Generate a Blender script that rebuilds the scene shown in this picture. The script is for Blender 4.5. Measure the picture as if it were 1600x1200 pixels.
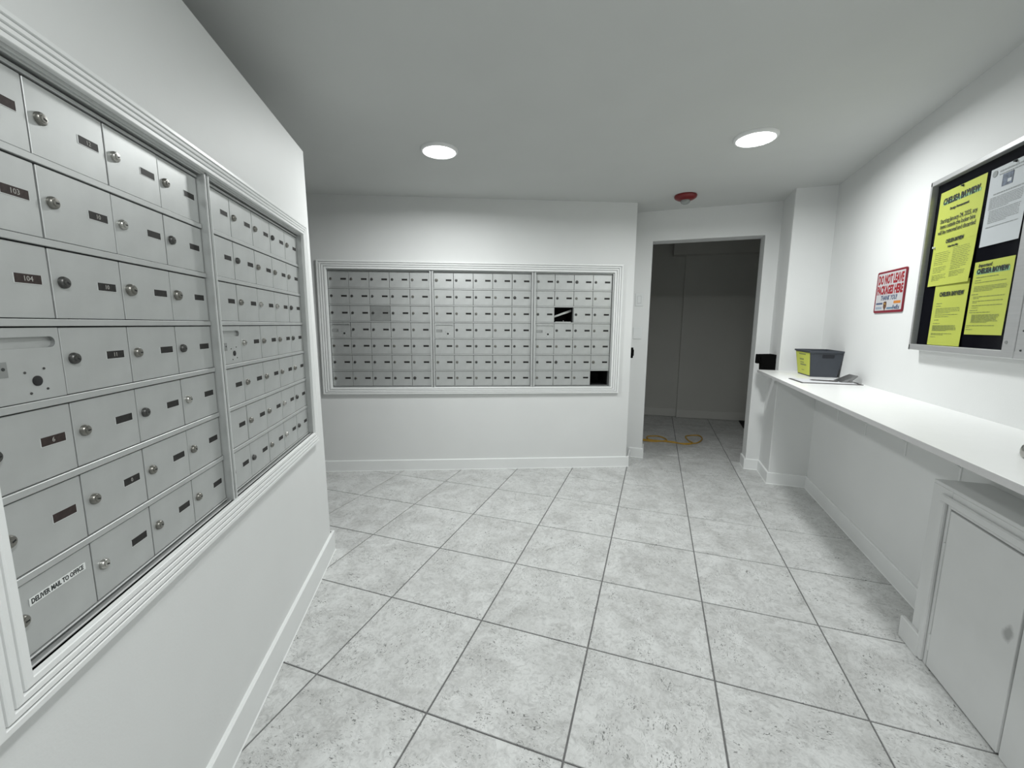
import bpy, bmesh, math, random
from mathutils import Vector, Matrix, Euler

random.seed(7)
sc = bpy.context.scene
for o in list(bpy.data.objects):
    bpy.data.objects.remove(o)
U = 0.46                                  # one floor tile, joint included, in metres

# ------------------------------------------------------------------ camera
F_PX, PITCH, ROLL, YAW = 645.89, 0.142227, 0.0067326, -0.333921
CAM = Vector((0.422575, -2.270687, 2.770409)) * U
def cam_axes():
    cy, sy, cp, sp = math.cos(YAW), math.sin(YAW), math.cos(PITCH), math.sin(PITCH)
    f = Vector((sy*cp, cy*cp, -sp)); r = Vector((cy, -sy, 0)); u = r.cross(f)
    cr, sr = math.cos(ROLL), math.sin(ROLL)
    return cr*r + sr*u, -sr*r + cr*u, f
_r, _u, _f = cam_axes()
cd = bpy.data.cameras.new('camera'); cam = bpy.data.objects.new('camera', cd)
sc.collection.objects.link(cam); sc.camera = cam
cd.sensor_fit = 'HORIZONTAL'; cd.sensor_width = 36.0; cd.lens = F_PX/1600*36.0; cd.clip_start = 0.02
M = Matrix((_r, _u, -_f)).transposed().to_4x4(); M.translation = CAM
cam.matrix_world = M

# ------------------------------------------------------------------ world, exposure, lamp power
w = bpy.data.worlds.new('world'); sc.world = w; w.use_nodes = True
w.node_tree.nodes['Background'].inputs[0].default_value = (0.5, 0.52, 0.52, 1)
w.node_tree.nodes['Background'].inputs[1].default_value = 0.02
LAMP = 11.5                                 # watts of each round ceiling lamp
LAMP_COL = (0.98, 1.0, 0.99)
vs = sc.view_settings
vs.view_transform = 'Standard'; vs.look = 'None'; vs.gamma = 1.0; vs.exposure = 0.72
vs.use_curve_mapping = False

# ------------------------------------------------------------------ materials
MATS = {}
def new_mat(name):
    m = bpy.data.materials.new(name); m.use_nodes = True; MATS[name] = m
    nt = m.node_tree; return m, nt, nt.nodes['Principled BSDF']
def plain(name, col, rough=0.5, metal=0.0, noise=0.0, scale=30.0, bump=0.0, bscale=200.0, spec=0.5, stretch=None):
    m, nt, b = new_mat(name)
    b.inputs['Base Color'].default_value = (*col, 1); b.inputs['Roughness'].default_value = rough
    b.inputs['Metallic'].default_value = metal; b.inputs['Specular IOR Level'].default_value = spec
    if noise or bump:
        tc = nt.nodes.new('ShaderNodeTexCoord'); mp = nt.nodes.new('ShaderNodeMapping')
        if stretch: mp.inputs['Scale'].default_value = stretch
        nt.links.new(tc.outputs['Object'], mp.inputs[0])
    if noise:
        n = nt.nodes.new('ShaderNodeTexNoise'); n.inputs['Scale'].default_value = scale; n.inputs['Detail'].default_value = 4
        nt.links.new(mp.outputs[0], n.inputs['Vector'])
        r = nt.nodes.new('ShaderNodeValToRGB')
        r.color_ramp.elements[0].position = 0.3; r.color_ramp.elements[1].position = 0.7
        r.color_ramp.elements[0].color = (*[c*(1-noise) for c in col], 1)
        r.color_ramp.elements[1].color = (*[min(1, c*(1+noise)) for c in col], 1)
        nt.links.new(n.outputs['Fac'], r.inputs[0]); nt.links.new(r.outputs[0], b.inputs['Base Color'])
    if bump:
        n2 = nt.nodes.new('ShaderNodeTexNoise'); n2.inputs['Scale'].default_value = bscale; n2.inputs['Detail'].default_value = 3
        nt.links.new(mp.outputs[0], n2.inputs['Vector'])
        bp = nt.nodes.new('ShaderNodeBump'); bp.inputs['Strength'].default_value = bump; bp.inputs['Distance'].default_value = 0.002
        nt.links.new(n2.outputs['Fac'], bp.inputs['Height']); nt.links.new(bp.outputs[0], b.inputs['Normal'])
    return m
WALL = (0.745, 0.757, 0.752)
plain('wall_paint', WALL, 0.55, noise=0.015, scale=3, bump=0.12, bscale=140, spec=0.35)
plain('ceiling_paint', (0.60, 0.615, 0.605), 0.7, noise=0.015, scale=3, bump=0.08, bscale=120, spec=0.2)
plain('trim_paint', (0.82, 0.835, 0.83), 0.38, noise=0.01, scale=8, bump=0.04, bscale=90, spec=0.45)
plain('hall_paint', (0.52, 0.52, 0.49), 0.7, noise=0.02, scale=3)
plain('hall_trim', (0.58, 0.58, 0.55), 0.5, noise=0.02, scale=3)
plain('shelf_laminate', (0.86, 0.87, 0.86), 0.28, noise=0.01, scale=20)
plain('shelf_edge', (0.52, 0.52, 0.52), 0.5, noise=0.02, scale=60)
plain('cabinet_paint', (0.65, 0.66, 0.655), 0.45, noise=0.02, scale=9, bump=0.06, bscale=160)
plain('grout', (0.16, 0.16, 0.16), 0.9, noise=0.12, scale=40)
plain('aluminium', (0.52, 0.535, 0.53), 0.42, metal=0.55, noise=0.05, scale=14, bump=0.02, bscale=300)
plain('aluminium_dark', (0.30, 0.31, 0.305), 0.5, metal=0.5, noise=0.08, scale=18)
plain('aluminium_lip', (0.74, 0.755, 0.75), 0.35, metal=0.35, noise=0.04, scale=18)
plain('steel_inside', (0.17, 0.175, 0.18), 0.6, metal=0.3, noise=0.1, scale=12)
plain('chrome', (0.46, 0.455, 0.43), 0.25, metal=1.0)
plain('worn_nickel', (0.24, 0.235, 0.215), 0.35, metal=0.9, noise=0.15, scale=300)
plain('dark_lock', (0.10, 0.10, 0.097), 0.4, metal=0.8, noise=0.2, scale=300)
plain('brass', (0.34, 0.30, 0.18), 0.3, metal=1.0, noise=0.1, scale=300)
plain('black_gap', (0.012, 0.012, 0.013), 0.7)
plain('plate_dark', (0.020, 0.019, 0.018), 0.5, noise=0.35, scale=160, spec=0.25)
plain('plate_brown', (0.034, 0.023, 0.021), 0.5, noise=0.35, scale=160, spec=0.25)
plain('plate_digits', (0.38, 0.37, 0.35), 0.5)
plain('label_white', (0.78, 0.80, 0.79), 0.5)
plain('ink', (0.03, 0.035, 0.035), 0.7)
plain('ink_soft', (0.24, 0.27, 0.10), 0.8)
plain('ink_grey', (0.34, 0.35, 0.35), 0.8)
plain('paper_yellow', (0.56, 0.60, 0.10), 0.7, noise=0.03, scale=9)
plain('paper_white', (0.60, 0.61, 0.63), 0.7, noise=0.02, scale=9)
plain('teal_print', (0.30, 0.52, 0.30), 0.8, noise=0.15, scale=60)
plain('photo_print', (0.13, 0.15, 0.20), 0.6, noise=0.5, scale=70)
plain('felt_black', (0.004, 0.004, 0.007), 1.0, noise=0.2, scale=200, spec=0.05)
plain('board_alu', (0.55, 0.555, 0.56), 0.42, metal=0.6, noise=0.04, scale=12, stretch=(1, 1, 12))
plain('sign_white', (0.52, 0.52, 0.53), 0.3)
plain('sign_red', (0.20, 0.008, 0.022), 0.35)
plain('sign_text_red', (0.30, 0.012, 0.020), 0.4)
plain('sign_blue', (0.05, 0.08, 0.16), 0.4)
plain('sign_teal', (0.10, 0.20, 0.30), 0.4)
plain('sign_greyblue', (0.28, 0.34, 0.42), 0.4)
plain('sign_orange', (0.55, 0.20, 0.03), 0.4)
plain('sign_brown', (0.12, 0.05, 0.02), 0.4)
plain('sign_gold', (0.55, 0.33, 0.06), 0.4)
plain('black_plastic', (0.002, 0.002, 0.002), 0.7, spec=0.08)
plain('bin_plastic', (0.048, 0.055, 0.068), 0.5, noise=0.06, scale=20)
plain('bin_dark', (0.012, 0.014, 0.020), 0.6)
plain('clip_steel', (0.28, 0.28, 0.28), 0.35, metal=0.9)
plain('hardboard', (0.06, 0.055, 0.05), 0.6, noise=0.2, scale=80)
plain('alarm_red', (0.17, 0.006, 0.008), 0.35)
plain('lens_clear', (0.30, 0.32, 0.31), 0.12)
plain('switch_white', (0.74, 0.76, 0.76), 0.35)
plain('cord_yellow', (0.50, 0.29, 0.03), 0.5, noise=0.15, scale=40)
plain('rubber_black', (0.008, 0.008, 0.008), 0.9)
plain('lamp_rim', (0.85, 0.86, 0.86), 0.4)
plain('caulk', (0.86, 0.875, 0.87), 0.5)
plain('smudge', (0.47, 0.48, 0.475), 0.6)

m, nt, b = new_mat('lamp_glow')
b.inputs['Base Color'].default_value = (0.9, 0.9, 0.9, 1)
b.inputs['Emission Color'].default_value = (*LAMP_COL, 1); b.inputs['Emission Strength'].default_value = 5.0

def smudged():
    m = MATS['cabinet_paint'].copy(); m.name = 'cupboard_door_paint'; MATS['cupboard_door_paint'] = m
    nt = m.node_tree; b = nt.nodes['Principled BSDF']; src = b.inputs['Base Color'].links[0].from_socket
    tc = nt.nodes.new('ShaderNodeTexCoord'); mp = nt.nodes.new('ShaderNodeMapping'); mp.vector_type = 'TEXTURE'
    mp.inputs['Location'].default_value = (0.0, (1.06-1.4)*U, 0.824*U); mp.inputs['Rotation'].default_value = (0.35, 0, 0); mp.inputs['Scale'].default_value = (1.0, 0.020, 0.030)
    nt.links.new(tc.outputs['Object'], mp.inputs[0])
    nz = nt.nodes.new('ShaderNodeTexNoise'); nz.inputs['Scale'].default_value = 40; nt.links.new(tc.outputs['Object'], nz.inputs['Vector'])
    ln = nt.nodes.new('ShaderNodeVectorMath'); ln.operation = 'LENGTH'; nt.links.new(mp.outputs[0], ln.inputs[0])
    ad = nt.nodes.new('ShaderNodeMath'); ad.operation = 'ADD'; nt.links.new(ln.outputs['Value'], ad.inputs[0]); nt.links.new(nz.outputs['Fac'], ad.inputs[1])
    r = nt.nodes.new('ShaderNodeValToRGB'); r.color_ramp.elements[0].position = 0.55; r.color_ramp.elements[0].color = (0.55, 0.55, 0.55, 1); r.color_ramp.elements[1].position = 1.0; r.color_ramp.elements[1].color = (1, 1, 1, 1)
    dv = nt.nodes.new('ShaderNodeMath'); dv.operation = 'MULTIPLY'; dv.inputs[1].default_value = 0.62; nt.links.new(ad.outputs[0], dv.inputs[0]); nt.links.new(dv.outputs[0], r.inputs[0])
    mx = nt.nodes.new('ShaderNodeMix'); mx.data_type = 'RGBA'; mx.blend_type = 'MULTIPLY'; mx.inputs[0].default_value = 1.0
    nt.links.new(src, mx.inputs[6]); nt.links.new(r.outputs[0], mx.inputs[7]); nt.links.new(mx.outputs[2], b.inputs['Base Color'])
smudged()
def glass_mat():
    m, nt, b = new_mat('board_glass')
    nt.nodes.remove(b)
    out = nt.nodes['Material Output']
    tr = nt.nodes.new('ShaderNodeBsdfTransparent'); tr.inputs[0].default_value = (0.96, 0.97, 0.97, 1)
    gl = nt.nodes.new('ShaderNodeBsdfGlossy'); gl.inputs['Roughness'].default_value = 0.03
    lw_ = nt.nodes.new('ShaderNodeLayerWeight'); lw_.inputs['Blend'].default_value = 0.5
    fr = nt.nodes.new('ShaderNodeMath'); fr.operation = 'MULTIPLY'; fr.inputs[1].default_value = 0.03
    nt.links.new(lw_.outputs['Facing'], fr.inputs[0])
    mx = nt.nodes.new('ShaderNodeMixShader')
    nt.links.new(fr.outputs[0], mx.inputs[0]); nt.links.new(tr.outputs[0], mx.inputs[1]); nt.links.new(gl.outputs[0], mx.inputs[2])
    nt.links.new(mx.outputs[0], out.inputs[0])
glass_mat()

def tile_mat():
    m, nt, b = new_mat('stone_tile')
    N = nt.nodes.new; Lk = nt.links.new
    tc = N('ShaderNodeTexCoord'); oi = N('ShaderNodeObjectInfo')
    sm = N('ShaderNodeVectorMath'); sm.operation = 'SCALE'; sm.inputs[0].default_value = (37.0, 53.0, 11.0)
    Lk(oi.outputs['Random'], sm.inputs['Scale'])
    ad = N('ShaderNodeVectorMath'); ad.operation = 'ADD'
    Lk(tc.outputs['Object'], ad.inputs[0]); Lk(sm.outputs[0], ad.inputs[1])
    def noise(scale, detail, rough=0.55, dist=0.0, vec=None):
        n = N('ShaderNodeTexNoise'); n.inputs['Scale'].default_value = scale; n.inputs['Detail'].default_value = detail
        n.inputs['Roughness'].default_value = rough; n.inputs['Distortion'].default_value = dist
        Lk((vec or ad).outputs[0], n.inputs['Vector']); return n
    def ramp(src, p0, c0, p1, c1):
        r = N('ShaderNodeValToRGB'); e = r.color_ramp.elements
        e[0].position = p0; e[0].color = (*c0, 1); e[1].position = p1; e[1].color = (*c1, 1)
        Lk(src.outputs['Fac'] if 'Fac' in src.outputs else src.outputs[0], r.inputs[0]); return r
    def mix(kind, fac, a, c):
        x = N('ShaderNodeMix'); x.data_type = 'RGBA'; x.blend_type = kind
        if isinstance(fac, float): x.inputs[0].default_value = fac
        else: Lk(fac, x.inputs[0])
        Lk(a, x.inputs[6]); Lk(c, x.inputs[7]); return x.outputs[2]
    base = ramp(noise(6, 6, 0.66, 0.8), 0.34, (0.50, 0.505, 0.495), 0.64, (0.66, 0.67, 0.662))
    mid = ramp(noise(34, 6, 0.72, 1.4), 0.34, (0.66, 0.66, 0.66), 0.54, (1.0, 1.0, 1.0))
    col = mix('MULTIPLY', 0.75, base.outputs[0], mid.outputs[0])
    # short dark pits, drawn out sideways
    mp = N('ShaderNodeMapping'); mp.inputs['Scale'].default_value = (1.0, 1.9, 1.0); mp.inputs['Rotation'].default_value = (0, 0, 0.5)
    Lk(ad.outputs[0], mp.inputs[0])
    pit = ramp(noise(56, 3, 0.5, 2.0, mp), 0.605, (0, 0, 0), 0.655, (1, 1, 1))
    patch = ramp(noise(8, 3, 0.5, 0.3), 0.44, (0, 0, 0), 0.58, (1, 1, 1))
    pm = N('ShaderNodeMath'); pm.operation = 'MULTIPLY'; Lk(pit.outputs[0], pm.inputs[0]); Lk(patch.outputs[0], pm.inputs[1])
    dark = N('ShaderNodeRGB'); dark.outputs[0].default_value = (0.16, 0.165, 0.16, 1)
    col = mix('MIX', pm.outputs[0], col, dark.outputs[0])
    # thin pale veins
    vn = noise(14, 3, 0.5, 2.2, mp)
    v1 = N('ShaderNodeMath'); v1.operation = 'SUBTRACT'; Lk(vn.outputs['Fac'], v1.inputs[0]); v1.inputs[1].default_value = 0.56
    v2 = N('ShaderNodeMath'); v2.operation = 'ABSOLUTE'; Lk(v1.outputs[0], v2.inputs[0])
    vr = ramp(v2, 0.0, (0.55, 0.55, 0.55), 0.010, (0, 0, 0))
    white = N('ShaderNodeRGB'); white.outputs[0].default_value = (0.78, 0.79, 0.785, 1)
    col = mix('MIX', vr.outputs[0], col, white.outputs[0])
    Lk(col, b.inputs['Base Color'])
    b.inputs['Roughness'].default_value = 0.42; b.inputs['Specular IOR Level'].default_value = 0.4
    bp = N('ShaderNodeBump'); bp.inputs['Strength'].default_value = 0.35; bp.inputs['Distance'].default_value = 0.002; bp.invert = True
    Lk(pm.outputs[0], bp.inputs['Height'])
    bp2 = N('ShaderNodeBump'); bp2.inputs['Strength'].default_value = 0.12; bp2.inputs['Distance'].default_value = 0.003
    Lk(noise(30, 4).outputs['Fac'], bp2.inputs['Height']); Lk(bp.outputs[0], bp2.inputs['Normal'])
    Lk(bp2.outputs[0], b.inputs['Normal'])
tile_mat()

# ------------------------------------------------------------------ mesh helpers
C = sc.collection
class MB:
    """collects shapes into one mesh"""
    def __init__(s): s.v = []; s.f = []; s.m = []; s.mats = []; s.smooth = []
    def mi(s, m):
        if m not in s.mats: s.mats.append(m)
        return s.mats.index(m)
    def poly(s, pts, faces, mat, smooth=False):
        o = len(s.v); s.v += [tuple(p) for p in pts]; k = s.mi(mat)
        for f in faces: s.f.append([o+i for i in f]); s.m.append(k); s.smooth.append(smooth)
        return s
    def box(s, x0, x1, y0, y1, z0, z1, mat, ch=0.0, front=None):
        """box, optionally chamfered by ch on all twelve edges"""
        if ch <= 0:
            p = [(x0,y0,z0),(x1,y0,z0),(x1,y1,z0),(x0,y1,z0),(x0,y0,z1),(x1,y0,z1),(x1,y1,z1),(x0,y1,z1)]
            return s.poly(p, [(0,3,2,1),(4,5,6,7),(0,1,5,4),(1,2,6,5),(2,3,7,6),(3,0,4,7)], mat)
        bm = bmesh.new(); vs_ = [bm.verts.new(p) for p in [(x0,y0,z0),(x1,y0,z0),(x1,y1,z0),(x0,y1,z0),(x0,y0,z1),(x1,y0,z1),(x1,y1,z1),(x0,y1,z1)]]
        for f in [(0,3,2,1),(4,5,6,7),(0,1,5,4),(1,2,6,5),(2,3,7,6),(3,0,4,7)]: bm.faces.new([vs_[i] for i in f])
        bmesh.ops.bevel(bm, geom=list(bm.edges), offset=ch, segments=1, affect='EDGES', profile=0.5)
        bm.verts.index_update()
        s.poly([v.co[:] for v in bm.verts], [[v.index for v in f.verts] for f in bm.faces], mat); bm.free(); return s
    def prism(s, pts, axis, a, b_, mat):
        """closed outline in the two other axes, extruded along axis from a to b"""
        n = len(pts)
        def mk(p, t):
            q = list(p); q.insert(axis, t); return q
        P = [mk(p, a) for p in pts] + [mk(p, b_) for p in pts]
        fs = [list(range(n))[::-1], list(range(n, 2*n))] + [[i, (i+1) % n, n+(i+1) % n, n+i] for i in range(n)]
        return s.poly(P, fs, mat)
    def lathe(s, prof, c, axis, mat, seg=24, mats=None, close=True):
        """prof: list of (radius, offset along axis)"""
        P = []; F = []
        ax = {'x': (Vector((0,1,0)), Vector((0,0,1)), Vector((1,0,0))), 'y': (Vector((1,0,0)), Vector((0,0,1)), Vector((0,1,0))), 'z': (Vector((1,0,0)), Vector((0,1,0)), Vector((0,0,1)))}[axis]
        c = Vector(c)
        for r, h in prof:
            for k in range(seg):
                a = 2*math.pi*k/seg
                P.append(tuple(c + ax[0]*r*math.cos(a) + ax[1]*r*math.sin(a) + ax[2]*h))
        for i in range(len(prof)-1):
            for k in range(seg):
                F.append((i*seg+k, i*seg+(k+1) % seg, (i+1)*seg+(k+1) % seg, (i+1)*seg+k))
        if close:
            F.append(tuple(range(seg))[::-1]); F.append(tuple(range((len(prof)-1)*seg, len(prof)*seg)))
        return s.poly(P, F, mat, True)
    def tube(s, path, r, mat, seg=8):
        P = []; F = []; n = len(path); path = [Vector(p) for p in path]
        for i, p in enumerate(path):
            d = (path[min(i+1, n-1)] - path[max(i-1, 0)]).normalized()
            up = Vector((0, 0, 1)) if abs(d.z) < 0.95 else Vector((1, 0, 0))
            a = d.cross(up).normalized(); b2 = a.cross(d).normalized()
            for k in range(seg):
                t = 2*math.pi*k/seg; P.append(tuple(p + a*r*math.cos(t) + b2*r*math.sin(t)))
        for i in range(n-1):
            for k in range(seg): F.append((i*seg+k, i*seg+(k+1) % seg, (i+1)*seg+(k+1) % seg, (i+1)*seg+k))
        F.append(tuple(range(seg))[::-1]); F.append(tuple(range((n-1)*seg, n*seg)))
        return s.poly(P, F, mat, True)
    def mesh(s, name):
        me = bpy.data.meshes.new(name); me.from_pydata(s.v, [], s.f)
        for k in s.mats: me.materials.append(MATS[k])
        me.polygons.foreach_set('material_index', s.m); me.polygons.foreach_set('use_smooth', s.smooth)
        bm = bmesh.new(); bm.from_mesh(me); bmesh.ops.recalc_face_normals(bm, faces=bm.faces); bm.to_mesh(me); bm.free()
        if any(s.smooth): me.set_sharp_from_angle(angle=math.radians(38))
        me.update(); return me
    def build(s, name, parent=None, loc=None, rotz=None):
        o = bpy.data.objects.new(name, s.mesh(name)); C.objects.link(o)
        if parent: o.parent = parent
        if loc is not None: o.location = loc
        if rotz is not None: o.rotation_euler = (0, 0, rotz)
        return o
def inst(name, me, parent=None, loc=(0, 0, 0)):
    o = bpy.data.objects.new(name, me); C.objects.link(o); o.parent = parent; o.location = loc; return o
def empty(name, loc=(0, 0, 0), rotz=0.0):
    o = bpy.data.objects.new(name, None); C.objects.link(o); o.location = loc; o.rotation_euler = (0, 0, rotz); o.empty_display_size = 0.05; return o
def tag(o, label, cat, group=None):
    o['label'] = label; o['category'] = cat
    if group: o['group'] = group
    return o
def struct(o, label=None):
    o['kind'] = 'structure'
    if label: o['label'] = label
    return o
TXT = {}
def text_mesh(body, mat, size, align='CENTER', width=None, bold=0.0, shear=0.0, depth=0.0002):
    """lettering lying in the local xz plane, facing -y"""
    key = (body, mat, size, align, width, bold, shear)
    if key in TXT: return TXT[key]
    cu = bpy.data.curves.new('lettering', 'FONT'); cu.body = body; cu.size = size; cu.align_x = align; cu.align_y = 'CENTER'
    cu.extrude = depth; cu.offset = bold; cu.shear = shear; cu.resolution_u = 2
    o = bpy.data.objects.new('lettering', cu); C.objects.link(o)
    dg = bpy.context.evaluated_depsgraph_get(); me = bpy.data.meshes.new_from_object(o.evaluated_get(dg))
    bpy.data.objects.remove(o); bpy.data.curves.remove(cu)
    if width:
        xs = [v.co.x for v in me.vertices]; k = width/max(1e-6, max(xs)-min(xs))
        for v in me.vertices: v.co.x *= k
    for v in me.vertices: v.co = Vector((v.co.x, -v.co.z, v.co.y))
    me.materials.clear(); me.materials.append(MATS[mat]); me.name = 'lettering'; TXT[key] = me; return me

# ------------------------------------------------------------------ the plan (tile units, tile lines are whole numbers)
A2 = Vector((-1.992, -0.655)); DL = Vector((-0.482, 0.876)).normalized(); NL = Vector((0.876, 0.482)).normalized()
B0 = Vector((-5.325, 3.667)); DB = Vector((5.356, 2.282)).normalized(); NB = Vector((DB.y, -DB.x))
LEFT = ((A2.x*U, A2.y*U, 0), math.atan2(DL.y, DL.x))     # local x along the wall to the right, y into the wall
BACK = ((B0.x*U, B0.y*U, 0), math.atan2(DB.y, DB.x))
CEIL = 4.985
XR = 3.013      # right wall
YD = 6.635      # wall with the doorway
YJ = 5.91       # corner column front
XJ = 2.43       # corner column side
XE = 0.0        # end of the back wall
def local(frame): return empty('tmp', frame[0], frame[1])

# ---- floor and tiles
mb = MB(); mb.box(-8*U, 5*U, -6.5*U, 11.6*U, -0.08, -0.004, 'grout')
floor = struct(mb.build('floor'), 'grey stone-look tile floor with dark joints')
g = 0.0030
mb = MB(); hx = U/2-g; ch = 0.0012
top = [(-hx+ch, -hx+ch), (hx-ch, -hx+ch), (hx-ch, hx-ch), (-hx+ch, hx-ch)]; rim = [(-hx, -hx), (hx, -hx), (hx, hx), (-hx, hx)]
P = [(x, y, 0) for x, y in top] + [(x, y, -ch) for x, y in rim] + [(x, y, -0.008) for x, y in rim]
mb.poly(P, [(0,1,2,3)] + [(4+i, 4+(i+1) % 4, (i+1) % 4, i) for i in range(4)] + [(8+i, 8+(i+1) % 4, 4+(i+1) % 4, 4+i) for i in range(4)], 'stone_tile')
tile_me = mb.mesh('tile')
for j in range(-6, 12):
    for i in range(-8, 4):
        cs = [Vector((i+a, j+b_)) for a in (0, 1) for b_ in (0, 1)]
        behind_left = all((c-A2).dot(NL) < -0.1 for c in cs) and all((c-A2).dot(DL) < 2.3 for c in cs)
        behind_back = all((c-B0).dot(NB) < -0.1 for c in cs)
        hall = j >= 6 and -1 <= i <= 3
        if behind_left or (behind_back and not hall): continue
        if not hall and (i >= 3 or i < -7): continue
        o = inst('tile', tile_me, floor, ((i+0.5)*U, (j+0.5)*U, random.uniform(-0.0004, 0.0)))
        o.rotation_euler = (0, 0, random.choice((0, 1, 2, 3))*math.pi/2)

# ---- walls
def wall_with_hole(mbx, x0, x1, z0, z1, hx0, hx1, hz0, hz1, y0, y1, mat, x1top=None):
    if x1top is None: x1top = x1
    f = lambda z: x1 + (x1top-x1)*z/z1
    mbx.box(x0, hx0, y0, y1, z0, z1, mat)
    mbx.box(hx0, hx1, y0, y1, z0, hz0, mat); mbx.box(hx0, hx1, y0, y1, hz1, z1, mat)
    mbx.poly([(hx1,y0,z0),(f(z0),y0,z0),(f(z0),y1,z0),(hx1,y1,z0),(hx1,y0,z1),(f(z1),y0,z1),(f(z1),y1,z1),(hx1,y1,z1)],
             [(0,3,2,1),(4,5,6,7),(0,1,5,4),(1,2,6,5),(2,3,7,6),(3,0,4,7)], mat)
# left partition: stops short of the ceiling
LH = (-1.165*U, 1.965*U, 1.600*U, 3.655*U)
mb = MB(); wall_with_hole(mb, -4.9*U, 2.43*U, -0.02, 4.515*U, *LH, 0.03*U, 0.34*U, 'wall_paint', 2.25*U)
struct(mb.build('wall_left', None, *LEFT), 'white partition wall holding the near bank of mailboxes')
BH = (0.155*U, 5.42*U, 1.595*U, 3.745*U)
mb = MB(); wall_with_hole(mb, -3.0*U, 5.765*U, -0.02, CEIL*U+0.02, *BH, 0.03*U, 0.40*U, 'wall_paint')
struct(mb.build('wall_back', None, *BACK), 'white wall holding the long bank of mailboxes')
# return of the back wall to the doorway wall, doorway wall, corner column, right wall
e = B0 + DB*5.77 - NB*0.03
mb = MB(); mb.prism([(e.x*U, e.y*U), (e.x*U-0.02, (YD+0.1)*U), (e.x*U-0.085, (YD+0.1)*U), (e.x*U-0.085, (e.y-0.02)*U)], 2, -0.02, CEIL*U+0.02, 'wall_paint')
struct(mb.build('wall_return'), 'short white return between mailbox wall and doorway')
DX0, DX1, DZ = 0.255*U, 2.195*U, 4.42*U
mb = MB(); y0, y1 = YD*U, (YD+0.36)*U
mb.box(-0.4*U, DX0, y0, y1, -0.02, CEIL*U+0.02, 'wall_paint'); mb.box(DX1, (XJ+0.3)*U, y0, y1, -0.02, CEIL*U+0.02, 'wall_paint'); mb.box(DX0, DX1, y0, y1, DZ, CEIL*U+0.02, 'wall_paint')
struct(mb.build('wall_doorway'), 'white wall with an open doorway to the dark hall')
mb = MB(); mb.box(XJ*U, (XR+0.3)*U, YJ*U, (YD+0.3)*U, -0.02, CEIL*U+0.02, 'wall_paint', 0.004)
struct(mb.build('wall_column'), 'white corner column beside the doorway')
mb = MB(); mb.box(XR*U, (XR+0.3)*U, -5.2*U, (YJ+0.1)*U, -0.02, CEIL*U+0.02, 'wall_paint')
struct(mb.build('wall_right'), 'white wall behind the long shelf')
mb = MB(); mb.box(-8*U, (XR+0.3)*U, -5.4*U, -5.1*U, -0.02, CEIL*U+0.02, 'wall_paint')
struct(mb.build('wall_rear'))
mb = MB(); mb.box(-8.1*U, -7.8*U, -5.4*U, 4*U, -0.02, CEIL*U+0.02, 'wall_paint')
struct(mb.build('wall_far_left'))
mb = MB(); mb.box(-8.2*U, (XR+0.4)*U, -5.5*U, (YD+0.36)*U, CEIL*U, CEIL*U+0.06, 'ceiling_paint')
struct(mb.build('ceiling'), 'white painted ceiling')

# ---- hall behind the doorway
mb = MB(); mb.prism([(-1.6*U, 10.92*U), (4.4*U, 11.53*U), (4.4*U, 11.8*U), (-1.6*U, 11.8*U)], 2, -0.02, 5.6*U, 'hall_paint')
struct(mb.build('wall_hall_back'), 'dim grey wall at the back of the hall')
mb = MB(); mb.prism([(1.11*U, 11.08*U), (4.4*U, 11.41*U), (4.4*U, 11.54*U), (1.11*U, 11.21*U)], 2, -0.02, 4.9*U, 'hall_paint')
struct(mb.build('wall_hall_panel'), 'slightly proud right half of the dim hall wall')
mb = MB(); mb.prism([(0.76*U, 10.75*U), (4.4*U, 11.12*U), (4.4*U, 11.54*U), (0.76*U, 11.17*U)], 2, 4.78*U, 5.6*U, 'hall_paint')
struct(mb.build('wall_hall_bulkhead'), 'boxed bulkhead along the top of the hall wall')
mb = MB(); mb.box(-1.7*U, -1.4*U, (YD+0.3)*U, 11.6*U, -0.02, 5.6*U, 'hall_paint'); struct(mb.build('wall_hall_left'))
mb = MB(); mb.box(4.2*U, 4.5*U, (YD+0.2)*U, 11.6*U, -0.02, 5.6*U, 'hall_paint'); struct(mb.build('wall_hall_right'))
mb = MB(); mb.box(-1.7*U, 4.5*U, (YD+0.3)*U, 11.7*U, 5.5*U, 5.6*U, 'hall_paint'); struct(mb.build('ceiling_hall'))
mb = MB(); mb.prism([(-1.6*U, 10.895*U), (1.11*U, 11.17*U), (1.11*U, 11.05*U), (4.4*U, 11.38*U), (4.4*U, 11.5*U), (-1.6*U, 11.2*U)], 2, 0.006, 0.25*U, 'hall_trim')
struct(mb.build('baseboard_hall'))

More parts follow.
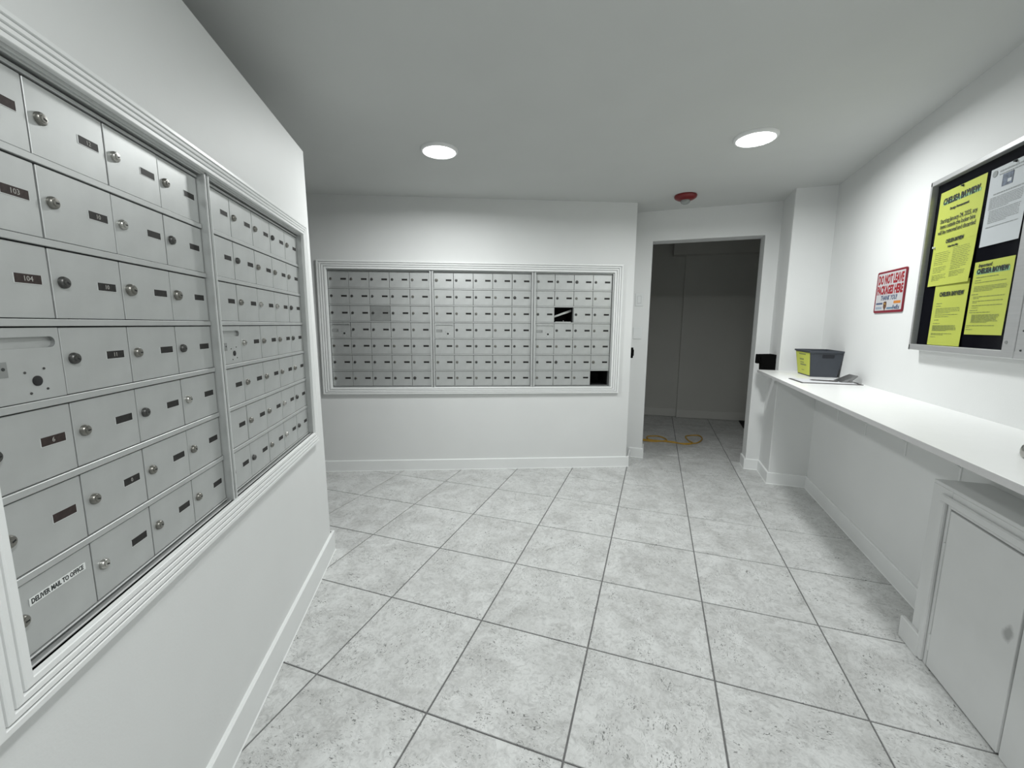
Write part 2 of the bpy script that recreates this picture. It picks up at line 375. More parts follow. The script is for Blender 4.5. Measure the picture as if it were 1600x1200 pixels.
# ---- baseboards
def skirting(name, pts, h, th, mat='trim_paint', caulk=True):
    """runs along a polyline of wall corners; room lies to the right of the direction of travel"""
    mbx = MB()
    n = len(pts); pts = [Vector(p)*U for p in pts]
    def off(d):
        res = []
        for i in range(n):
            ds = []
            if i > 0: ds.append((pts[i]-pts[i-1]).normalized())
            if i < n-1: ds.append((pts[i+1]-pts[i]).normalized())
            ns = [Vector((q.y, -q.x)) for q in ds]
            if len(ns) == 2:
                k = (ns[0]+ns[1]).normalized(); res.append(pts[i] + k*d/max(0.2, k.dot(ns[0])))
            else: res.append(pts[i] + ns[0]*d)
        return res
    prof = [(0.0, 0.0), (th, 0.0), (th, h-0.004), (th-0.004, h), (0.0, h)]
    rows = [(off(d), z) for d, z in prof]
    P = [(q.x, q.y, z) for pr, z in rows for q in pr]; F = []
    for a in range(len(prof)-1):
        for i in range(n-1): F.append((a*n+i, a*n+i+1, (a+1)*n+i+1, (a+1)*n+i))
    F.append([a*n for a in range(len(prof))]); F.append([a*n+n-1 for a in range(len(prof))])
    mbx.poly(P, F, mat)
    if caulk:   # thin bead of white sealant along the floor
        r1, r0 = off(th+0.003), off(th-0.001)
        P = [(q.x, q.y, 0.0) for q in r1] + [(q.x, q.y, 0.006) for q in r0]
        mbx.poly(P, [(i, i+1, n+i+1, n+i) for i in range(n-1)], 'caulk')
    return struct(mbx.build(name))
TH = 0.013
lw = lambda t, off=-0.03: A2 + DL*t + NL*off
bw = lambda t, off=-0.03: B0 + DB*t + NB*off
skirting('baseboard_left', [lw(-4.8), lw(2.475), lw(2.475, -0.34)], 0.255*U, TH)
skirting('baseboard_back', [bw(-2.9), bw(5.80), (e.x+0.03, YD-0.2)], 0.205*U, TH)
skirting('baseboard_doorway', [(-0.02, YD), (DX0/U+0.0, YD), (DX0/U+0.0, YD+0.36)], 0.205*U, TH)
skirting('baseboard_column', [(DX1/U, YD+0.36), (DX1/U, YD), (XJ, YD), (XJ, YJ), (XR, YJ), (XR, 2.02)], 0.205*U, TH)

# ---- moulded casings round the two banks of mailboxes
def casing(name, frame, inner, outer, y_wall, y_face, label):
    """mitred reeded casing; inner / outer = (x0, x1, z0, z1)"""
    # profile: fraction of the width from the inside out, height above the wall (1 = full)
    prof = [(0.0, 0.0), (0.0, 0.92), (0.025, 1.0)]
    for k in range(1, 4):
        c = k*0.25; prof += [(c-0.055, 1.0), (c-0.025, 0.90), (c-0.012, 0.50), (c+0.018, 0.48), (c+0.030, 0.86), (c+0.060, 0.97)]
    prof += [(0.97, 0.95), (1.0, 0.82), (1.0, 0.0)]
    mbx = MB(); P = []
    for fr, h in prof:
        x0 = inner[0] + (outer[0]-inner[0])*fr; x1 = inner[1] + (outer[1]-inner[1])*fr
        z0 = inner[2] + (outer[2]-inner[2])*fr; z1 = inner[3] + (outer[3]-inner[3])*fr
        y = y_wall + (y_face-y_wall)*h
        P += [(x0, y, z0), (x1, y, z0), (x1, y, z1), (x0, y, z1)]
    F = [(a*4+i, a*4+(i+1) % 4, (a+1)*4+(i+1) % 4, (a+1)*4+i) for a in range(len(prof)-1) for i in range(4)]
    mbx.poly(P, F, 'trim_paint')
    return struct(mbx.build(name, None, *frame), label)
sU = lambda *a: tuple(q*U for q in a)
casing('trim_1', LEFT, sU(-1.140, 1.955, 1.628, 3.643), sU(-1.268, 2.085, 1.505, 3.742), 0.031*U, -0.012*U, 'white reeded casing round the near mailboxes')
casing('trim_2', BACK, sU(0.185, 5.385, 1.603, 3.735), sU(0.02, 5.545, 1.482, 3.885), 0.031*U, -0.025*U, 'white reeded casing round the far mailboxes')

# ------------------------------------------------------------------ mailboxes
def lock_mesh(r, kind):
    mbx = MB(); h = r*0.75
    body = {'c': 'chrome', 'n': 'worn_nickel', 'd': 'dark_lock', 'b': 'brass'}[kind]
    mbx.lathe([(r*0.97, 0), (r, -h*0.25), (r*0.93, -h*0.62), (r*0.78, -h*0.85), (r*0.55, -h*0.88), (r*0.52, -h*1.0), (r*0.30, -h*1.03)], (0, 0, 0), 'y', body, 18)
    mbx.box(-r*0.12, r*0.42, -h*1.08, -h*0.9, -r*0.11, r*0.11, 'black_gap')
    return mbx.mesh('lock')
LOCKS = {}
def lock(r, kind):
    k = (round(r, 5), kind)
    if k not in LOCKS: LOCKS[k] = lock_mesh(r, kind)
    return LOCKS[k]
def mailbox_unit(frame, x0, ncol, pitch, rows, y_door, y_lip, name, label, group, wide=(), missing=(), dull=(), numbers=None, side_l=0.010, side_r=0.010, kinds='nndncnd', lockskip=(), top=None, bottom=None, browncol=()):
    """rows: list of (z_bottom, z_top) of the doors from the top row down, metres"""
    rnd = random.Random(hash((x0, ncol)) % 1000 if False else int(abs(x0)*1e4) + ncol)
    root = empty(name, frame[0], frame[1])
    root.location = Vector(frame[0]) + Matrix.Rotation(frame[1], 3, 'Z') @ Vector((x0 + ncol*pitch/2, y_door, rows[-1][0]))
    xo, zo = x0 + ncol*pitch/2, rows[-1][0]
    X0, X1 = -ncol*pitch/2, ncol*pitch/2
    zt, zb = top-zo, bottom-zo
    tag(root, label, 'mailboxes', group)
    lip = y_lip - y_door                                   # negative: towards the room
    dep = 0.34
    # sheet metal housing behind the doors
    mbx = MB(); t = 0.004
    mbx.box(X0-t, X1+t, dep, dep+t, zb, zt, 'steel_inside')
    mbx.box(X0-t, X0-0.0005, 0.004, dep, zb, zt, 'steel_inside'); mbx.box(X1+0.0005, X1+t, 0.004, dep, zb, zt, 'steel_inside')
    mbx.box(X0, X1, 0.004, dep, zb, zb+t, 'steel_inside'); mbx.box(X0, X1, 0.004, dep, zt-t, zt, 'steel_inside')
    mbx.build('housing', root)
    # outer frame with a lip standing forward of the doors
    for nm, a in (('side', (X0-side_l, X0-0.001)), ('side', (X1+0.001, X1+side_r))):
        mbx = MB(); mbx.box(a[0], a[1], lip, 0.01, zb-0.004, zt+0.004, 'aluminium', 0.001)
        c = (a[0]+a[1])/2; s = 1 if c > 0 else -1
        xi = a[0] if s > 0 else a[1]
        mbx.box(min(xi, xi+s*0.003), max(xi, xi+s*0.003), lip-0.002, lip+0.002, zb, zt, 'aluminium_lip')
        mbx.build('frame_side', root)
    for z in ((zt, zt+0.010), (zb-0.010, zb)):
        mbx = MB(); mbx.box(X0-side_l, X1+side_r, lip, 0.01, z[0], z[1], 'aluminium', 0.001); 
        zi = zt if z[0] == zt else zb
        mbx.box(X0, X1, lip+0.006, lip+0.009, zi-0.0015, zi+0.0015, 'aluminium_lip')
        mbx.build('frame_rail', root)
    # rails between the rows
    zs = [zt-0.003] ; edges = []
    for k in range(len(rows)+1):
        hi = (rows[k-1][0]-zo) if k > 0 else zt-0.004
        lo = (rows[k][1]-zo) if k < len(rows) else zb+0.004
        edges.append((lo, hi))
    for lo, hi in edges:
        mbx = MB(); mbx.box(X0, X1, -0.0035, 0.012, lo+0.0016, hi-0.0006, 'aluminium', 0.0008); mbx.build('rail', root)
    dh = rows[0][1]-rows[0][0]
    dgap = 0.0015
    def door_mesh(wd, mat='aluminium', slot=False):
        mbx = MB(); a, b2 = dgap, wd-dgap
        if not slot:
            mbx.box(a, b2, 0.0, 0.011, 0.0008, dh-0.0008, mat, 0.0007)
        else:   # collection door with a rounded letter slot through the sheet
            s0, s1, zc, sr = a+wd*0.06, b2-wd*0.05, dh*0.795, dh*0.075
            N = 8; arc = []
            for k in range(N+1): t2 = -math.pi/2+math.pi*k/N; arc.append((s1-sr+sr*math.cos(t2), zc+sr*math.sin(t2)))
            for k in range(N+1): t2 = math.pi/2+math.pi*k/N; arc.append((s0+sr+sr*math.cos(t2), zc+sr*math.sin(t2)))
            outer = []
            n = len(arc)
            for (x, z) in arc:
                q = N+1
                outer.append((b2 if x > (s0+s1)/2 else a, None))
            # sheet as strips: below, above, left and right of the slot (slot ends kept round)
            fr = 0.0
            def face(pts): mbx.poly([(x, fr, z) for x, z in pts], [list(range(len(pts)))], mat)
            face([(a, 0.0008), (b2, 0.0008), (b2, zc-sr), (s1-sr, zc-sr), (s0+sr, zc-sr), (a, zc-sr)])
            face([(a, dh-0.0008), (a, zc+sr), (s0+sr, zc+sr), (s1-sr, zc+sr), (b2, zc+sr), (b2, dh-0.0008)])
            face([(b2, zc-sr), (b2, zc+sr)] + [p for p in arc[:N+1]][::-1])
            face([(a, zc+sr), (a, zc-sr)] + [p for p in arc[N+1:]][::-1])
            mbx.poly([(x, y, z) for y in (0.0, 0.007) for x, z in arc], [(k, (k+1) % n, n+(k+1) % n, n+k) for k in range(n)], 'aluminium_dark')
            mbx.box(s0, s1, 0.0065, 0.010, zc-sr*1.2, zc+sr*1.1, mat)
            mbx.box(a, b2, 0.0068, 0.011, 0.0008, zc-sr*1.3, mat)
        return mbx.mesh('door')
    std = door_mesh(pitch); dullm = door_mesh(pitch, 'aluminium_dark'); slotm = door_mesh(pitch, slot=True)
    pw, ph = pitch*0.285, pitch*0.092
    pm = {}
    for mt in ('plate_dark', 'plate_brown'):
        mbx = MB(); mbx.box(-pw/2, pw/2, -0.0004, 0.001, -ph/2, ph/2, mt)
        e_ = 0.0007
        mbx.box(-pw/2-e_, pw/2+e_, -0.0008, 0.001, -ph/2-e_, -ph/2, 'aluminium_lip'); mbx.box(-pw/2-e_, -pw/2, -0.0008, 0.001, -ph/2, ph/2, 'aluminium_lip')
        mbx.box(pw/2, pw/2+e_, -0.0008, 0.001, -ph/2, ph/2, 'aluminium_lip')
        pm[mt] = mbx.mesh('number_plate')
    for ri, (z0, z1) in enumerate(rows):
        for ci in range(ncol):
            xl = X0 + ci*pitch
            if (ri, ci) in missing: continue
            if ri == 3 and ci == 0:
                d = inst('collection_door', slotm, root, (xl, -0.0005, z0-zo)); d['label'] = 'collection door with letter slot and round lock hole'
                hub = MB(); hx_, hz_ = pitch*0.68, dh*0.27
                hub.lathe([(0.0082, 0), (0.0082, -0.0012), (0.0074, -0.0016)], (hx_, 0, hz_), 'y', 'black_gap', 20)
                hub.build('lock_hole', d)
                sc_ = MB()
                for sx, sz in ((-1, 0.8), (0.75, 1), (-0.7, -1), (0.85, -0.8)):
                    sc_.lathe([(0.0021, 0), (0.0018, -0.0010)], (hx_+sx*0.0185, 0, hz_+sz*0.0185), 'y', 'dark_lock', 10)
                sc_.build('rivets', d)
                st = MB(); st.box(pitch*0.08, pitch*0.40, -0.0006, 0.0, dh*0.36, dh*0.56, 'aluminium_dark')
                for k in range(3): st.box(pitch*0.11, pitch*(0.30-0.03*(k == 2)), -0.0009, 0.0, dh*(0.50-0.05*k), dh*(0.52-0.05*k), 'ink_grey')
                st.lathe([(0.0026, 0), (0.0024, -0.0012)], (pitch*0.36, 0, dh*0.47), 'y', 'ink', 12)
                st.build('instruction_sticker', d)
                continue
            jit = rnd.uniform(-0.0006, 0.0004)
            d = inst('door', dullm if (ri, ci) in dull else std, root, (xl, jit, z0-zo))
            kind = rnd.choice(kinds)
            if (ri, ci) not in lockskip:
                big = 1.22 if rnd.random() < 0.06 else 1.0
                l = inst('lock', lock(pitch*0.066*big, kind), d, (pitch*0.14, 0, dh*0.53))
                l.rotation_euler = (0, rnd.choice((0, 0, 0, 0.3, -0.35, 0.6)), 0)
            if not (ri == len(rows)-1 and ci == 0 and numbers is not None):
                inst('number_plate', pm['plate_brown' if ci in browncol else 'plate_dark'], d, (pitch*0.752, 0, dh*0.53))
                if numbers and (ri, ci) in numbers:
                    tm = text_mesh(numbers[(ri, ci)], 'plate_digits', ph*0.78)
                    inst('number', tm, d, (pitch*0.752, -0.0006, dh*0.53))
    return root, xo, zo

def rowlist(ztop, zbot, n, gap):
    p = (ztop-zbot+gap)/n
    return [(ztop-k*p-(p-gap), ztop-k*p) for k in range(n)]
rowsL = rowlist(3.601*U, 1.648*U, 7, 0.030*U)
rowsB = rowlist(3.692*U, 1.630*U, 7, 0.026*U)
GL, GB = 'mailbox units in the near partition wall', 'mailbox units in the far wall'
yL, ylL = 0.055*U, 0.012*U
nums = {(1, 0): '103', (2, 0): '104', (0, 1): '12', (1, 1): '10', (2, 1): '10', (3, 1): '11', (4, 0): '6', (5, 1): '0'}
uL1, xo, zo = mailbox_unit(LEFT, -1.128*U, 4, 0.342*U, rowsL, yL, ylL, 'mailbox_unit', 'near mailbox unit, four columns wide, with a white office sticker at its bottom left door', GL, numbers=nums, side_l=0.012, side_r=0.0065, kinds='nncnnnd', top=3.628*U, bottom=1.628*U, browncol=(0,))
# sticker on the bottom left door
mb = MB(); mb.box(-1.046*U-xo, -0.822*U-xo, -0.0014, -0.0006, 1.8135*U-zo, 1.841*U-zo, 'label_white')
st = mb.build('office_sticker', uL1); st['label'] = 'white sticker reading DELIVER MAIL TO OFFICE'
inst('sticker_text', text_mesh('DELIVER MAIL TO OFFICE', 'ink', 0.0115, width=0.208*U, bold=0.0003), st, (-0.936*U-xo, -0.0016, 1.827*U-zo))
mailbox_unit(LEFT, 0.287*U, 5, 0.3318*U, rowsL, yL, ylL, 'mailbox_unit', 'five-column mailbox unit at the far end of the near partition wall', GL, side_l=0.0065, side_r=0.011, kinds='nncnnd', top=3.628*U, bottom=1.628*U)
yB, ylB = 0.055*U, 0.008*U
mailbox_unit(BACK, 0.187*U, 5, 0.3600*U, rowsB, yB, ylB, 'mailbox_unit', 'left unit of the far mailbox bank, with one darker door in its third row', GB, dull={(2, 2)}, side_l=0.010, side_r=0.0145, kinds='ndddndn', top=3.718*U, bottom=1.612*U)
mailbox_unit(BACK, 2.058*U, 5, 0.3570*U, rowsB, yB, ylB, 'mailbox_unit', 'middle unit of the far mailbox bank, between two tall metal posts', GB, side_l=0.0145, side_r=0.0165, kinds='ndddndn', top=3.718*U, bottom=1.612*U)
uB3, xo3, zo3 = mailbox_unit(BACK, 3.922*U, 4, 0.3600*U, rowsB, yB, ylB, 'mailbox_unit', 'right unit of the far mailbox bank, with two doors missing', GB, missing={(2, 1), (6, 3)}, side_l=0.0165, side_r=0.012, kinds='ndddndn', top=3.718*U, bottom=1.612*U)
# open compartments of the right-hand unit
p3 = 0.36*U
for (ri, ci) in ((2, 1), (6, 3)):
    z0, z1 = rowsB[ri][0]-zo3, rowsB[ri][1]-zo3; xl = -2*p3+ci*p3
    mb = MB()
    mb.box(xl, xl+0.0012, 0.002, 0.33, z0, z1, 'black_gap'); mb.box(xl+p3-0.0012, xl+p3, 0.045, 0.33, z0, z1, 'black_gap'); mb.box(xl+p3-0.0012, xl+p3, 0.002, 0.045, z0, z1, 'steel_inside'); mb.box(xl+p3-0.003, xl+p3-0.0012, 0.004, 0.010, z0, z1, 'aluminium_dark'); mb.box(xl+p3-0.003, xl+p3-0.0012, 0.022, 0.028, z0, z1, 'aluminium_dark')  # inner walls painted black as shade; paler front strip imitates the lit edge
    mb.box(xl, xl+p3, 0.012, 0.33, z0-0.0012, z0, 'black_gap'); mb.box(xl, xl+p3, 0.012, 0.33, z1, z1+0.0012, 'black_gap'); mb.box(xl, xl+p3, 0.328, 0.33, z0, z1, 'black_gap')
    if ri == 2:
        mb.box(xl+0.010, xl+p3-0.020, 0.004, 0.010, z0+0.001, z0+0.005, 'aluminium_lip')
        mb.lathe([(0.003, 0), (0.003, -0.004)], (xl+p3*0.48, 0.006, z0+0.012), 'y', 'aluminium_lip', 10)
    mb.build('open_compartment', uB3)
z0 = rowsB[2][0]-zo3; xl = -p3
mb = MB(); mb.poly([(xl+0.003, 0.030, z0+0.040), (xl+p3-0.008, 0.055, z0+0.092), (xl+p3-0.008, 0.055, z0+0.112), (xl+0.003, 0.030, z0+0.056),
                    (xl+0.003, 0.033, z0+0.040), (xl+p3-0.008, 0.058, z0+0.092), (xl+p3-0.008, 0.058, z0+0.112), (xl+0.003, 0.033, z0+0.056)],
                   [(0,1,2,3),(4,7,6,5),(0,4,5,1),(1,5,6,2),(2,6,7,3),(3,7,4,0)], 'aluminium')
mb.build('slanted_strip', uB3)

# ------------------------------------------------------------------ ceiling lamps and alarm
def ceiling_lamp(x, y, label):
    o = empty('ceiling_lamp', (x*U, y*U, CEIL*U)); tag(o, label, 'ceiling light', 'round ceiling lamps')
    mbx = MB(); mbx.lathe([(0.110, 0.0), (0.110, -0.006), (0.104, -0.014), (0.096, -0.016), (0.094, -0.012), (0.094, 0.0)], (0, 0, 0), 'z', 'lamp_rim', 48, close=False); mbx.build('rim', o)
    mbx = MB(); mbx.lathe([(0.0935, -0.0105), (0.092, -0.0135), (0.06, -0.0145), (0.001, -0.015)], (0, 0, 0), 'z', 'lamp_glow', 48); mbx.build('diffuser', o)
    ld = bpy.data.lights.new('lamp_light', 'AREA'); ld.shape = 'DISK'; ld.size = 0.186; ld.energy = LAMP; ld.color = LAMP_COL; ld.spread = math.radians(170)
    lo = bpy.data.objects.new('lamp_light', ld); C.objects.link(lo); lo.parent = o; lo.location = (0, 0, -0.0165)
    return o
ceiling_lamp(-2.336, 2.775, 'round glowing ceiling lamp in front of the far mailboxes')
ceiling_lamp(1.405, 3.62, 'round glowing ceiling lamp nearer the red alarm and the long shelf')
ceiling_lamp(1.0, -2.2, 'round glowing ceiling lamp above the near end of the room')
o = empty('fire_alarm', (0.765*U, 5.75*U, CEIL*U)); tag(o, 'red round fire alarm with a clear lens on the ceiling', 'alarm')
mb = MB(); mb.lathe([(0.082, 0.0), (0.085, -0.010), (0.080, -0.022), (0.060, -0.034), (0.040, -0.038)], (0, 0, 0), 'z', 'alarm_red', 32); mb.build('housing', o)
mb = MB(); mb.lathe([(0.034, -0.037), (0.036, -0.048), (0.030, -0.060), (0.016, -0.067), (0.002, -0.069)], (0, 0, 0), 'z', 'lens_clear', 24); mb.build('lens', o)

# ------------------------------------------------------------------ switches, black fittings
yf = YD*U
o = empty('light_switch', (0.052*U, yf, 3.29*U)); tag(o, 'white rocker light switch beside the doorway', 'light switch')
mb = MB(); mb.box(-0.036, 0.036, -0.006, 0.0, -0.058, 0.058, 'switch_white', 0.002); mb.build('plate', o)
mb = MB(); mb.box(-0.017, 0.017, -0.0075, -0.004, -0.034, 0.034, 'aluminium_dark'); mb.build('rocker_gap', o)
mb = MB(); mb.box(-0.0155, 0.0155, -0.011, -0.005, -0.0325, 0.0325, 'switch_white', 0.001); mb.build('rocker', o)
o = empty('cover_plate', (0.045*U, yf, 2.62*U)); tag(o, 'blank white cover plate below the light switch', 'wall plate')
mb = MB(); mb.box(-0.038, 0.038, -0.006, 0.0, -0.056, 0.056, 'switch_white', 0.002); mb.build('plate', o)
mb = MB()
for z in (-0.04, 0.04): mb.lathe([(0.003, -0.005), (0.0028, -0.0068)], (0, 0, z), 'y', 'switch_white', 10)
mb.build('screws', o)
ex = e.x*U
o = empty('wall_clip', (ex-0.004, 6.12*U, 2.25*U)); tag(o, 'thin black clip on the wall end left of the doorway', 'clip')
mb = MB(); mb.box(0.0, 0.020, -0.022, 0.022, -0.048, 0.045, 'black_plastic', 0.003); mb.build('body', o)
mb = MB(); mb.box(0.006, 0.026, -0.012, 0.012, -0.030, 0.028, 'black_plastic', 0.003); mb.build('slot_block', o)
o = empty('belt_barrier', (XJ*U, 6.2*U, 1.96*U)); tag(o, 'black wall-mounted box beside the doorway, behind the end of the shelf', 'wall box')
mb = MB(); mb.prism([(-0.100, 0.0), (-0.105, 0.115), (-0.112, 0.125), (-0.110, 0.146), (-0.030, 0.150), (0.002, 0.146), (0.002, 0.0)], 1, -0.04, 0.04, 'black_plastic'); mb.build('body', o)
mb = MB(); mb.box(-0.136, -0.100, -0.020, 0.030, 0.070, 0.146, 'black_plastic', 0.004); mb.build('tongue', o)

# ------------------------------------------------------------------ long shelf, cupboard
SZ = 2.027
o = empty('wall_shelf', (2.56*U, 2.2*U, SZ*U-0.021)); tag(o, 'long white wall shelf with a grey front edge', 'shelf')
mb = MB(); ox, oy = 2.56*U, 2.2*U
mb.box(2.115*U-ox, XR*U-ox, -5.0*U-oy, YJ*U-oy, 0.0, 0.021, 'shelf_laminate', 0.0008); mb.build('board', o)
mb = MB(); mb.box(2.111*U-ox, 2.116*U-ox, -5.0*U-oy, YJ*U-oy, 0.0008, 0.0200, 'shelf_edge'); mb.build('front_edge', o)
for y in (4.95, 4.08, 3.17, 2.32, 0.4, -1.5):
    mb = MB(); yy = y*U-oy
    mb.box(XR*U-ox-0.004, XR*U-ox, yy-0.005, yy+0.005, -0.265, 0.0, 'trim_paint'); mb.box(XR*U-ox-0.30, XR*U-ox, yy-0.005, yy+0.005, -0.004, 0.0, 'trim_paint')
    mb.poly([(XR*U-ox-0.004, yy-0.002, -0.20), (XR*U-ox-0.24, yy-0.002, -0.004), (XR*U-ox-0.225, yy-0.002, -0.004), (XR*U-ox-0.004, yy-0.002, -0.185),
             (XR*U-ox-0.004, yy+0.002, -0.20), (XR*U-ox-0.24, yy+0.002, -0.004), (XR*U-ox-0.225, yy+0.002, -0.004), (XR*U-ox-0.004, yy+0.002, -0.185)],
            [(0,1,2,3),(4,7,6,5),(0,4,5,1),(1,5,6,2),(2,6,7,3),(3,7,4,0)], 'trim_paint')
    mb.build('bracket', o)
# cupboard below the shelf
XC = 2.67
o = empty('cupboard', (XC*U, 1.4*U, 0.0)); tag(o, 'low white built-in cupboard with a flat door under the shelf', 'cupboard')
ox, oy = XC*U, 1.4*U
cb = lambda y: y*U-oy
mb = MB(); yT, yB_ = cb(2.0), cb(0.55)
DT, DB_, DZ1 = cb(1.735), cb(0.985), 1.355*U     # door: far side, near side, top
mb.box(0.020, XR*U-ox, yB_, yT, 0.0, 1.50*U, 'cabinet_paint')
mb.box(0.0, XR*U-ox, yB_, yT, 1.50*U, 1.528*U, 'cabinet_paint', 0.002); mb.build('carcass', o)
mb = MB(); mb.box(0.0, 0.022, DT+0.011, yT, 0.0, 1.50*U, 'cabinet_paint', 0.002); mb.build('stile', o)
mb = MB(); mb.box(0.0, 0.022, yB_, DB_-0.004, 0.0, 1.50*U, 'cabinet_paint', 0.002); mb.build('stile', o)
mb = MB(); mb.box(0.0, 0.022, DB_-0.004, DT+0.011, DZ1+0.004, 1.50*U, 'cabinet_paint', 0.002); mb.build('top_rail', o)
mb = MB(); mb.box(0.012, 0.019, DB_-0.006, DT+0.010, 0.0, DZ1+0.006, 'black_gap'); mb.build('gap_shade', o)  # black sheet behind the door, standing in for shade in its gap
mb = MB(); mb.box(-0.012, 0.002, cb(0.7), DT+0.055, DZ1+0.018, DZ1+0.046, 'cabinet_paint', 0.004); mb.box(-0.012, 0.002, DT+0.026, DT+0.058, 0.004, DZ1+0.018, 'cabinet_paint', 0.004); mb.build('casing', o)
d = MB(); d.box(-0.004, 0.013, DB_, DT, 0.008, DZ1, 'cupboard_door_paint', 0.0012); d = d.build('door', o)
mb = MB(); mb.lathe([(0.0042, -0.032), (0.0042, 0.032)], (-0.004, DT+0.003, 1.02*U), 'z', 'cabinet_paint', 10); mb.build('hinge', d)
mb = MB(); mb.lathe([(0.0042, -0.032), (0.0042, 0.032)], (-0.004, DT+0.003, 0.22*U), 'z', 'cabinet_paint', 10); mb.build('hinge', d)
mb = MB(); mb.box(-0.014, 0.002, DT+0.045, cb(2.0)+0.050, 0.0, 0.20*U, 'cabinet_paint', 0.003); mb.build('plinth', o)

# ------------------------------------------------------------------ things on the shelf
zS = SZ*U
def bin_mesh():
    mbx = MB(); H = 0.180
    def ring(a, b2, z): return [(-a, -b2, z), (a, -b2, z), (a, b2, z), (-a, b2, z)]
    P = ring(0.078, 0.118, 0.0) + ring(0.098, 0.142, H-0.012) + ring(0.104, 0.148, H-0.012) + ring(0.104, 0.148, H) + ring(0.094, 0.138, H) + ring(0.075, 0.115, 0.004)
    F = [(0,3,2,1)] + [(k*4+i, k*4+(i+1) % 4, (k+1)*4+(i+1) % 4, (k+1)*4+i) for k in range(5) for i in range(4)] + [(20,21,22,23)]
    mbx.poly(P, F, 'bin_plastic'); return mbx
o = empty('storage_bin', (2.795*U, 5.30*U, zS), math.radians(2)); tag(o, 'dark grey plastic bin with a yellow note, at the far end of the shelf', 'bin')
bin_mesh().build('body', o)
mb = MB(); zc = 0.142; yy = -0.118-0.024*zc/0.168
for k in range(1): 
    pts = [(-0.022, -0.011), (0.040, -0.011), (0.044, -0.006), (0.044, 0.010), (0.040, 0.013), (-0.022, 0.013), (-0.026, 0.010), (-0.026, -0.006)]
    sl = -0.024/0.168
    mb.poly([(x, yy-0.0008+sl*z, zc+z) for x, z in pts] + [(x, yy+0.004+sl*z, zc+z) for x, z in pts], [list(range(8))] + [(i, (i+1) % 8, 8+(i+1) % 8, 8+i) for i in range(8)], 'bin_dark')
mb.build('hand_hole', o)
# note on the side facing the doorway aisle
sl = 0.020/0.168
nx = lambda z, d=0.0: -0.0795-sl*z-d
mb = MB(); mb.poly([(nx(0.008), 0.112, 0.008), (nx(0.008), -0.116, 0.008), (nx(0.164), -0.136, 0.164), (nx(0.164), 0.132, 0.164)], [(0,1,2,3)], 'paper_yellow')
nt_ = mb.build('yellow_note', o); nt_['label'] = 'yellow paper note taped to the bin'
mb = MB()
for z, y0_, y1_, h in ((0.146, -0.06, 0.07, 0.008), (0.108, -0.02, 0.06, 0.010), (0.088, -0.02, 0.05, 0.006), (0.070, -0.06, 0.05, 0.010), (0.035, -0.02, 0.03, 0.004)):
    mb.poly([(nx(z, 0.0008), y1_, z), (nx(z, 0.0008), y0_, z), (nx(z+h, 0.0008), y0_, z+h), (nx(z+h, 0.0008), y1_, z+h)], [(0,1,2,3)], 'ink_soft')
mb.build('note_text', nt_)
# clipboard
o = empty('clipboard', (2.615*U, 4.42*U, zS), math.radians(3)); tag(o, 'clipboard with white paper lying on the shelf in front of the bin', 'clipboard')
mb = MB(); mb.box(-0.160, 0.160, -0.112, 0.112, 0.0, 0.0035, 'hardboard', 0.001); mb.build('board', o)
mb = MB(); mb.box(-0.150, 0.130, -0.106, 0.108, 0.0035, 0.0060, 'paper_white'); mb.build('paper', o)
mb = MB(); mb.box(0.105, 0.158, -0.060, 0.060, 0.0055, 0.0085, 'clip_steel', 0.001)
mb.prism([(0.070, 0.0075), (0.112, 0.030), (0.150, 0.050), (0.156, 0.046), (0.128, 0.016), (0.118, 0.0075)], 1, -0.050, 0.050, 'clip_steel')
mb.lathe([(0.006, -0.055), (0.006, 0.055)], (0.118, 0, 0.013), 'y', 'clip_steel', 12); mb.build('clip', o)
o = tag(empty('pen', (2.60*U, 4.39*U, zS+0.0098), math.radians(-14)), 'dark pen lying on the clipboard paper', 'pen')
mb = MB(); mb.lathe([(0.0008, -0.072), (0.0034, -0.060), (0.0037, 0.055), (0.003, 0.070)], (0, 0, 0), 'x', 'hardboard', 12); mb.build('barrel', o)
mb = MB(); mb.box(0.028, 0.066, -0.0012, 0.0012, 0.0035, 0.0048, 'clip_steel'); mb.build('pocket_clip', o)
# silver object at the picture's right edge
o = empty('metal_pot', (2.50*U, 0.875*U, zS)); tag(o, 'small silver metal pot at the right edge of the shelf', 'pot')
mb = MB(); mb.lathe([(0.016, 0.0), (0.021, 0.003), (0.024, 0.012), (0.0245, 0.022), (0.022, 0.032), (0.018, 0.037), (0.017, 0.034), (0.001, 0.033)], (0, 0, 0), 'z', 'chrome', 28); mb.build('body', o)
mb = MB(); mb.lathe([(0.0185, 0.0355), (0.0195, 0.038), (0.0185, 0.0405), (0.0170, 0.038)], (0, 0, 0), 'z', 'dark_lock', 28, close=False); mb.build('rim', o)

